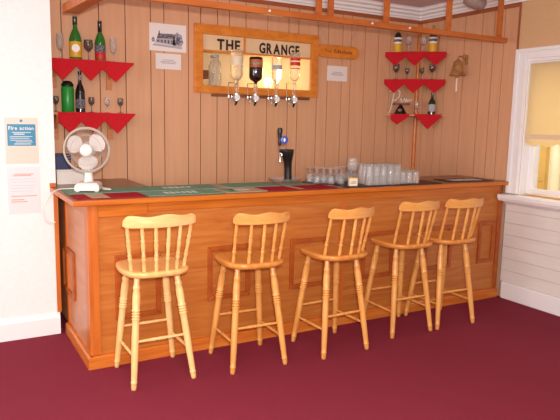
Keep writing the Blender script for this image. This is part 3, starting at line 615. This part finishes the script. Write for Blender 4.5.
bottle('wine_bottle', 'slim black bottle standing on the lower shelf above the fan', (.235, SY-.01, SL), 'blackglass', wine(.036, .315),
       [('bottle_label', 'inkdark', [(.0363, .03), (.0368, .031), (.0368, .1), (.0363, .101)]), ('neck_foil', 'ink', [(.0128, .25), (.0138, .252), (.0138, .285), (.0128, .286)])], 'bottles on the shelves above the fan')
def stemglass(name, label, loc, kind='wine', mk='clear', group=None):
    if kind == 'flute': pr2 = [(.030, 0), (.031, .003), (.006, .008), (.0035, .02), (.0035, .06), (.010, .066), (.024, .09), (.028, .12), (.026, .19), (.0245, .19), (.026, .12), (.021, .09), (.004, .072)]
    elif kind == 'sherry': pr2 = [(.024, 0), (.025, .003), (.005, .007), (.0035, .02), (.0035, .05), (.008, .055), (.021, .07), (.025, .09), (.022, .12), (.0205, .12), (.023, .09), (.019, .072), (.003, .06)]
    else: pr2 = [(.032, 0), (.033, .003), (.006, .008), (.004, .02), (.004, .066), (.012, .072), (.031, .095), (.036, .12), (.032, .16), (.0305, .16), (.034, .12), (.029, .097), (.004, .077)]
    b = B(); lathe(b, pr2, (0, 0, 0), seg=18); o = obj(name, b, mk, None, True, loc=loc); return tag(o, label, 'glass', group)
G1 = 'glasses on the shelves above the fan'
stemglass('champagne_flute', 'clear champagne flute at the wall end of the upper shelf by the yellow label', (.096, SY, SU), 'flute', group=G1)
stemglass('champagne_flute', 'clear champagne flute right of the red labelled bottle on the upper shelf', (.502, SY, SU), 'flute', group=G1)
stemglass('wine_glass', 'clear wine glass between the two green bottles on the upper shelf', (.308, SY, SU), 'wine', 'clear_dim', group=G1)
stemglass('sherry_glass', 'small stemmed glass left of the fat green bottle on the lower shelf', (.052, SY, SL), 'sherry', 'clear_dim', G1)
stemglass('sherry_glass', 'small stemmed glass just right of the black bottle on the lower shelf', (.318, SY-.02, SL), 'sherry', 'clear_dim', G1)
stemglass('sherry_glass', 'small pale stemmed glass in the middle of the gap on the lower shelf', (.445, SY, SL), 'sherry', 'clear', G1)
stemglass('sherry_glass', 'small stemmed glass at the open right end of the lower shelf', (.552, SY, SL), 'sherry', 'clear_dim', G1)
# corner shelf things: k along the diagonal, d inwards from the front edge
def cp(k, d, z): 
    p = Vector((L-sC/2-.015, YB-sC/2-.015, 0))+e*(k-.022)+inw*d; return (p.x, p.y, z)
T1, T2, T3 = 2.3375, 2.0615, 1.7055
gprof = [(.036, 0), (.042, .004), (.043, .07), (.040, .085), (.040, .15), (.034, .165), (.016, .2), (.0135, .215), (.0135, .27)]
for k, lab in ((-.185, 'left'), (.17, 'right')):
    bottle('liqueur_bottle', f'{lab} of two gold and white bottles on the top corner shelf', cp(k, .07, T1), 'gold', gprof,
           [('bottle_label', 'white', [(.0405, .088), (.0412, .089), (.0412, .148), (.0405, .149)]), ('label_mark', 'inkdark', [(.0416, .105), (.0418, .106), (.0418, .13), (.0416, .131)]), ('shoulder', 'blackglass', [(.0408, .150), (.0352, .166), (.0172, .201)]), ('neck', 'clear_dim', [(.0172, .201), (.0142, .216), (.0142, .272), (.003, .273)])], 'gold and white bottles on the top corner shelf')
G2 = 'glasses on the corner shelves'
stemglass('wine_glass', 'wine glass beside the left gold bottle on the top corner shelf', cp(-.075, .085, T1), 'wine', 'clear', G2)
stemglass('wine_glass', 'wine glass beside the right gold bottle on the top corner shelf', cp(.075, .085, T1), 'wine', 'clear', G2)
for k, lab in ((-.19, 'first'), (-.075, 'second'), (.075, 'third'), (.18, 'fourth')):
    stemglass('wine_glass', f'{lab} wine glass from the left on the middle corner shelf', cp(k, .065, T2), 'sherry' if abs(k) < .1 else 'wine', 'clear_dim', G2)
stemglass('sherry_glass', 'small stemmed glass between the black telephone and green bottle', cp(.04, .08, T3), 'sherry', 'clear', G2)
bottle('wine_bottle', 'dark green bottle with a pale label on the bottom corner shelf', cp(.195, .06, T3), 'dkgreen', wine(.038, .225),
       [('bottle_label', 'inklight', [(.0383, .03), (.0388, .031), (.0388, .1), (.0383, .101)])], 'bottles on the bottom corner shelf')
tp = thing('ornamental_telephone', 'small black bell-shaped telephone ornament with a bar across its top on the corner shelf', 'ornament', cp(-.125, .055, T3), -PI/4)
b = B(); lathe(b, [(.062, 0), (.064, .008), (.055, .02), (.048, .04), (.034, .055), (.026, .075), (.018, .085), (.015, .095)], (0, 0, 0), seg=24); obj('telephone_body', b, 'black', tp, True)
b = B(); lathe(b, [(.02, 0), (.02, .003)], (0, -.05, .035), (0, -.9, .7), 16); obj('dial', b, 'chrome', tp, True)
b = B(); lathe(b, [(.012, 0), (.012, .03), (.007, .05), (.007, .14), (.012, .16), (.012, .19)], (-.095, 0, .102), (.905, 0, .102), 12); obj('handset', b, 'darkwood', tp, True)
b = B(); lathe(b, [(.007, .09), (.007, .1)], (0, 0, 0), seg=10); obj('cradle', b, 'black', tp)
ws = thing('wire_script_sign', 'white wire script sign beginning with a large P on the bottom corner shelf', 'sign', cp(-.20, .025, T3), -PI/4)
b = B(); r = .0045
tube(b, spline([(-.055, 0, .005), (-.035, 0, .02), (-.025, 0, .05), (-.008, 0, .14), (.004, 0, .235)], 6), r)
tube(b, spline([(-.045, .0, .225), (-.02, 0, .245), (.03, 0, .25), (.062, 0, .225), (.055, 0, .175), (.02, 0, .14), (-.006, 0, .145)], 6), r); obj('letter', b, 'whiteplas', ws, True)
b = B(); tube(b, spline([(.065, 0, .13), (.08, 0, .16), (.085, 0, .12), (.10, 0, .13), (.115, 0, .16), (.122, 0, .12), (.135, 0, .155), (.145, 0, .12), (.16, 0, .15), (.175, 0, .13), (.19, 0, .155)], 6), r*.7)
tube(b, [(.085, 0, .178), (.085, 0, .186)], r); obj('letter', b, 'whiteplas', ws, True)
# brass bell on the right wall
be = thing('brass_bell', 'brass ship bell with a white pull rope on the panelled wall by the window', 'bell', (L-.001, .60, 2.235))
b = B(); box(b, -.006, 0, -.02, .02, -.045, .045); obj('wall_plate', b, 'brass', be, bevel=.002)
b = B(); tube(b, spline([(-.006, 0, -.02), (-.05, 0, .02), (-.1, 0, .03), (-.115, 0, .005)], 6), .006); tube(b, [(-.03+.022*math.cos(2*PI*k/14), 0, .03+.022*math.sin(2*PI*k/14)) for k in range(14)], .004, 6, True); obj('bracket', b, 'brass', be, True)
b = B(); lathe(b, [(.012, 0), (.02, -.012), (.038, -.022), (.045, -.05), (.05, -.09), (.06, -.125), (.078, -.15), (.08, -.158), (.074, -.158), (.055, -.125), (.044, -.09), (.038, -.05), (.01, -.03)], (-.115, 0, .0), seg=24); obj('bell_body', b, 'brass', be, True)
b = B(); lathe(b, [(.006, -.03), (.006, -.14), (.016, -.15), (.018, -.165), (.01, -.178)], (-.115, 0, 0), seg=12); obj('clapper', b, 'brass', be, True)
b = B(); tube(b, [(-.115, 0, -.178), (-.115, .002, -.25), (-.115, 0, -.31)], [.008, .010, .011], 8); obj('pull_rope', b, 'rope', be, True)

# ------------------------------------------------------------------ on the bar top
fn = thing('desk_fan', 'white desk fan with a round wire grille on the end of the bar', 'fan', (.125, .45, TZ+.0055), math.radians(-20))
b = B(); prism(b, [(-.080, -.10, .008), (.080, -.10, .008), (.080, .09, .008), (-.080, .09, .008)], (0, 0, .006)); 
vs = [[b.verts.new((sx*w, (-1 if k in (0, 1) else 1)*d+.0, z)) for k, sx in enumerate((-1, 1, 1, -1))] for w, d, z in ((.080, .098, .014), (.079, .096, .042), (.066, .08, .056), (.056, .07, .060))]
for p, q in zip(vs, vs[1:]):
    for i in range(4): b.faces.new((p[i], p[(i+1) % 4], q[(i+1) % 4], q[i]))
b.faces.new(vs[0][::-1]); b.faces.new(vs[-1])
for sx in (-1, 1):
    for sy in (-1, 1): box(b, sx*.062-.012, sx*.062+.012, sy*.078-.012, sy*.078+.012, 0, .008)
obj('fan_base', b, 'whiteplas', fn, bevel=.004)
b = B(); box(b, .0, .035, -.066, -.045, .0605, .066); obj('speed_switch', b, 'grey', fn)
b = B(); lathe(b, [(.036, .058), (.030, .066), (.027, .12), (.028, .19), (.022, .21)], (0, .015, 0), seg=20, su=1., sv=.9); obj('fan_neck', b, 'whiteplas', fn, True)
cz = .281; gy_ = -.04
b = B(); lathe(b, [(.02, 0), (.05, .01), (.056, .04), (.05, .08), (.03, .1), (.01, .105)], (0, -.012, cz), (0, .988, cz), 22); obj('motor_housing', b, 'whiteplas', fn, True)
def grille(yc, bulge, sgn):
    b = B()
    ring = lambda R, y, r: tube(b, [(R*math.cos(2*PI*k/40), y, cz+R*math.sin(2*PI*k/40)) for k in range(40)], r, 6, True)
    ring(.143 if sgn < 0 else .150, yc, .0042); ring(.1, yc+sgn*bulge*.72, .0014); ring(.042, yc+sgn*bulge, .002)
    for k in range(44):
        a = 2*PI*k/44; tube(b, [(R*math.cos(a+tw), yc+sgn*bulge*f, cz+R*math.sin(a+tw)) for R, f, tw in ((.142 if sgn < 0 else .149, 0, 0), (.125, .45, .02), (.095, .8, .05), (.04, 1, .1))], .0009, 4)
    return b
obj('front_grille', grille(-.055, .035, -1), 'grillewire', fn, True); obj('rear_grille', grille(-.047, .03, 1), 'grillewire', fn, True)
b = B(); lathe(b, [(.01, 0), (.03, .003), (.042, .012), (.044, .02)], (0, -.099, cz), (0, .901, cz), 22); obj('grille_badge', b, 'whiteplas', fn, True)
b = B(); lathe(b, [(.012, 0), (.026, .006), (.03, .02), (.03, .04)], (0, -.078, cz), (0, .922, cz), 18); obj('blade_hub', b, 'whiteplas', fn, True)
for k in range(3):
    a0 = math.radians(35+120*k); b = B(); P_ = []
    for i in range(9):
        f = i/8; R = .028+.104*f; hw = (.30+.55*math.sin(PI*min(1, f*.8+.12)))*(.9 if f < .9 else .7)*.95
        P_.append([(R*math.cos(a0+hw*s), -.055+.022*s*(.4+f*.6), cz+R*math.sin(a0+hw*s)) for s in (-1, -.5, 0, .5, 1)])
    V = [[b.verts.new(p) for p in row] for row in P_]; V2 = [[b.verts.new((p[0], p[1]+.002, p[2])) for p in row] for row in P_]
    for i in range(8):
        for j in range(4):
            b.faces.new((V[i][j], V[i][j+1], V[i+1][j+1], V[i+1][j])); b.faces.new((V2[i][j], V2[i+1][j], V2[i+1][j+1], V2[i][j+1]))
    edge = [V[0][j] for j in range(5)]+[V[i][4] for i in range(1, 9)]+[V[8][j] for j in (3, 2, 1, 0)]+[V[i][0] for i in range(7, 0, -1)]
    edg2 = [V2[0][j] for j in range(5)]+[V2[i][4] for i in range(1, 9)]+[V2[8][j] for j in (3, 2, 1, 0)]+[V2[i][0] for i in range(7, 0, -1)]
    for i in range(len(edge)): b.faces.new((edge[i], edg2[i], edg2[(i+1) % len(edge)], edge[(i+1) % len(edge)]))
    obj('blade', b, 'fanblade', fn, True)
ca = obj('power_cord', (lambda b: (tube(b, spline([(.20, .52, TZ+.012), (.255, .42, TZ+.012), (.25, .36, TZ+.012), (.21, .40, TZ+.012)], 8), .004, 6), b)[1])(B()), 'whiteplas', None, True)
ca.parent = fn; ca.matrix_parent_inverse = (Matrix.Translation((.125, .45, TZ)) @ Matrix.Rotation(math.radians(-20), 4, 'Z')).inverted()
ca = obj('power_cord', (lambda b: (tube(b, spline([(.06, .52, TZ+.010), (-.01, .50, TZ+.012), (-.078, .46, TZ+.012), (-.13, .42, 1.085), (-.17, .40, 1.02), (-.17, .4, .95), (-.15, .41, .905), (-.105, .42, .90)], 8), .004, 6), b)[1])(B()), 'whiteplas', None, True)
ca.parent = fn; ca.matrix_parent_inverse = (Matrix.Translation((.125, .45, TZ)) @ Matrix.Rotation(math.radians(-20), 4, 'Z')).inverted()
def carton(name, label, x0, x1, y0, y1, z0, z1, mk):
    t = thing(name, label, 'box', ((x0+x1)/2, (y0+y1)/2, z0)); w, d, h = (x1-x0)/2, (y1-y0)/2, z1-z0
    b = B(); box(b, -w, w, -d, d, 0, h-.012); obj('box_body', b, mk, t, bevel=.003)
    b = B(); box(b, -w-.002, w+.002, -d-.002, d+.002, h-.0115, h); obj('box_lid', b, mk, t, bevel=.002); return t
carton('white_carton', 'white carton on the bar behind the fan, under a navy box', .0, .20, .93, 1.15, TZ, 1.212, 'whiteplas')
carton('navy_box', 'dark navy box resting on the white carton behind the fan', .0, .11, .96, 1.13, 1.2125, 1.325, 'navy')
# bar towels
def towel(label, x0, x1, y0, y1, mk, stripes=(), marks=0, rz=0, zz=0.):
    t = thing('bar_towel', label, 'bar towel', ((x0+x1)/2, (y0+y1)/2, TZ+zz), math.radians(rz), 'bar towels laid along the bar'); w, d = (x1-x0)/2, (y1-y0)/2
    b = B(); box(b, -w, w, -d, d, 0, .005); obj('towel_cloth', b, mk, t, bevel=.0015)
    for f0, f1, mk2 in stripes:
        b = B(); box(b, -w+2*w*f0, -w+2*w*f1, -d+.004, d-.004, .0052, .0062); obj('towel_panel', b, mk2, t)
    if marks:
        b = B(); random.seed(int(x0*100))
        for k in range(marks):
            x = -w*.45+w*.9*k/marks; hh = random.choice((.03, .045, .05)); box(b, x, x+w*.9/marks*.62, -hh, hh, .0053, .0062)
        obj('towel_print', b, 'towelwhite', t)
    return t
towel('red bar towel with a tan middle along the bar front before the fan', -.035, .405, .03, .27, 'towelred', [(.2, .46, 'toweltan')])
towel('green bar towel with white print at the bar front, right of the red towel', .415, .955, .03, .27, 'towelgreen', marks=6)
towel('faded tan bar towel at the bar front between green and red towels', .965, 1.30, .03, .27, 'toweltan', [(.1, .35, 'towelgreen')], 4)
towel('deep red bar towel at the bar front, in front of the beer tap', 1.31, 1.92, .03, .27, 'towelred', [(.42, .5, 'toweltan')])
towel('green bar towel under the white fan at the end of the bar', -.035, .50, .30, .585, 'towelgreen')
towel('green bar towel with white print in the back row behind the first green one', .51, 1.02, .30, .585, 'towelgreen', marks=5)
towel('plain green bar towel in the back row left of the beer tap tray', 1.03, 1.56, .30, .585, 'towelgreen', [(.06, .2, 'toweltan')])
towel('short green bar towel between the beer tap tray and the stemmed glasses', 1.60, 1.86, .28, .40, 'towelgreen')
# beer tap on its glass tray
dt = thing('drip_tray', 'shallow oval clear glass tray around the foot of the black beer tap', 'tray', (1.715, .50, TZ))
b = B(); lathe(b, [(.10, .0), (.112, .003), (.142, .030), (.150, .040), (.143, .041), (.106, .008), (.0, .006)], (0, 0, 0), seg=36, sv=.8); obj('glass_tray', b, 'clear_thin', dt, True)
tp = thing('beer_tap', 'black flared beer tap with a blue badge and black handle on the bar', 'beer tap', (1.735, .52, TZ+.0085))
def slabs(rows, seg=20):
    b = B(); R = []
    for cx, cy, rx, ry, z in rows: R.append([b.verts.new((cx+rx*math.cos(2*PI*k/seg), cy+ry*math.sin(2*PI*k/seg), z)) for k in range(seg)])
    for p, q in zip(R, R[1:]):
        for k in range(seg): b.faces.new((p[k], p[(k+1) % seg], q[(k+1) % seg], q[k]))
    b.faces.new(R[0][::-1]); b.faces.new(R[-1]); return b
obj('tap_column', slabs([(.022, 0, .05, .05, 0), (.022, 0, .048, .048, .01), (.02, 0, .032, .034, .014), (.018, 0, .030, .032, .1), (.014, 0, .034, .036, .16), (.004, -.01, .046, .046, .21), (-.008, -.015, .062, .052, .245), (-.008, -.015, .063, .052, .262), (-.002, -.012, .058, .048, .268)]), 'black', tp, True)
b = B(); lathe(b, [(.004, 0), (.016, .003), (.018, .02), (.014, .03)], (-.075, -.03, .225), (-.3, -.5, .225), 14); tube(b, [(-.085, -.045, .23), (-.095, -.06, .21), (-.095, -.062, .17)], [.011, .010, .009], 10); obj('tap_spout', b, 'chrome', tp, True)
b = B(); tube(b, [(-.075, -.02, .262), (-.08, -.025, .30)], .009, 10); obj('lever_joint', b, 'chrome', tp, True)
b = B(); lathe(b, [(.010, 0), (.014, .02), (.012, .05), (.018, .09), (.022, .12), (.019, .14), (.006, .146)], (-.08, -.025, .298), (-.075, -.02, 1.298), 16); obj('tap_handle', b, 'black', tp, True)
b = B(); lathe(b, [(.024, 0), (.034, .003), (.032, .012), (.018, .016)], (-.045, -.035, .345), (-.35, -.98, .345), 22); bd = obj('tap_badge', b, 'bluebadge', tp, True)
b = B(); lathe(b, [(.016, .0165), (.014, .0175)], (-.045, -.035, .345), (-.35, -.98, .345), 22, su=.5); obj('badge_mark', b, 'white', bd, True)
# mats and trays under the glasses
mt = tag(obj('bar_runner', (lambda b: (box(b, 2.02, 3.02, .035, .30, 0, .006), b)[1])(B()), 'rubber', None, bevel=.002, loc=(0, 0, TZ)), 'long dark bar runner under the tumblers and stemmed glasses', 'bar mat')
try_ = thing('glass_tray', 'dark round-ended tray beneath the packed stemmed glasses', 'tray', (2.195, .428, TZ+.0001))
b = B(); pts = [(.33*math.copysign(abs(math.cos(2*PI*k/40))**.6, math.cos(2*PI*k/40)), .118*math.copysign(abs(math.sin(2*PI*k/40))**.6, math.sin(2*PI*k/40)), 0) for k in range(40)]
prism(b, pts, (0, 0, .006)); obj('tray_base', b, 'rubber', try_)
rm = thing('drip_mat', 'dark bar mat with a grey patterned middle at the window end of the bar', 'bar mat', (3.43, .17, TZ), math.radians(-8))
b = B(); box(b, -.26, .24, -.11, .12, 0, .006); obj('mat_base', b, 'rubber', rm, bevel=.002)
b = B(); random.seed(3)
for i in range(9):
    for j in range(4): 
        x = -.17+.037*i; y0_ = -.07+.035*j; box(b, x, x+random.uniform(.018, .032), y0_, y0_+.024, .0062, .0068)
obj('mat_print', b, 'matgrey', rm)
# stemmed glasses turned upside down, packed together
random.seed(11)
usg = [(.0255, 0), (.0305, .030), (.0285, .048), (.012, .066), (.004, .074), (.0035, .110), (.008, .116), (.029, .121), (.030, .124), (.0, .125), (.0, .070), (.010, .062), (.0265, .046), (.0285, .030), (.0238, 0)]
b = B(); lathe(b, usg, (0, 0, 0), seg=16, cap=False); closed(b); pg = obj('stemmed_glass', b, 'clear', None, True)
sp = [(1.93+.066*i+(.033 if j % 2 else 0), .345+.058*j) for j in range(4) for i in range(9 if j else 4)]
GL = 'clear stemmed glass upside down among the crowded glasses between beer tap and tumblers'
first = True
for x, y in sp:
    o = pg if first else pg.copy()
    if not first: C.objects.link(o)
    first = False; o.location = (x+random.uniform(-.002, .002), y+random.uniform(-.002, .002), TZ+.0065); o.rotation_euler.z = random.random()*6
    tag(o, GL, 'glass', 'upturned stemmed glasses on the tray')
for k, x in enumerate((1.99, 2.07, 2.155)):
    o = pg.copy(); C.objects.link(o); o.location = (x+.02, .262-.025*k, TZ+.0065); tag(o, GL, 'glass', 'upturned stemmed glasses on the tray')
# tumblers
b = B(); lathe(b, [(.034, 0), (.035, .004), (.029, .160), (.027, .165), (.0, .166), (.0, .156), (.025, .152), (.0325, .004)], (0, 0, 0), seg=20, cap=False); closed(b); pt = obj('tall_tumbler', b, 'clear', None, True)
first = True
for j in range(3):
    for i in range(5):
        o = pt if first else pt.copy()
        if not first: C.objects.link(o)
        first = False; o.location = (2.262+.072*i+.02*j, .085+.076*j, TZ+.0065); tag(o, 'tall clear tumbler upside down in the block of tumblers on the bar runner', 'glass', 'tall tumblers on the bar runner')
gob = tag(obj('tall_goblet', (lambda b: (lathe(b, [(.036, 0), (.037, .004), (.01, .01), (.006, .03), (.006, .06), (.02, .075), (.044, .11), (.048, .15), (.042, .20), (.0405, .20), (.046, .15), (.042, .112), (.004, .08)], (0, 0, 0), seg=20), b)[1])(B()), 'clear', None, True, loc=(2.262, .315, TZ+.0065)), 'larger round goblet standing at the left back of the tumblers', 'glass')
b = B(); lathe(b, [(.030, 0), (.031, .004), (.028, .09), (.024, .108), (.0, .110), (.0, .100), (.022, .096), (.0282, .004)], (0, 0, 0), seg=18, cap=False); closed(b); ps_ = obj('short_tumbler', b, 'clear', None, True)
first = True
for i, (x, y) in enumerate([(2.63, .10), (2.70, .10), (2.77, .10), (2.655, .17), (2.725, .17), (2.795, .17), (2.68, .24), (2.75, .24)]):
    o = ps_ if first else ps_.copy()
    if not first: C.objects.link(o)
    first = False; o.location = (x, y, TZ+.0065); tag(o, 'short clear tumbler in the cluster right of the tall tumblers', 'glass', 'short tumblers on the bar runner')
cd = thing('card_box', 'small cream card box in front of the glasses at the bar edge', 'box', (2.098, .085, TZ+.0065), math.radians(-20))
b = B(); box(b, -.034, .034, -.02, .02, 0, .060); obj('box_body', b, 'cream', cd, bevel=.002)
b = B(); box(b, -.035, .035, -.021, .021, .0605, .066); obj('box_lid', b, 'gold', cd, bevel=.001)
b = B(); box(b, -.024, .024, -.0213, -.0203, .02, .026); box(b, -.022, .022, -.0213, -.0203, .032, .037); obj('box_print', b, 'ink', cd)
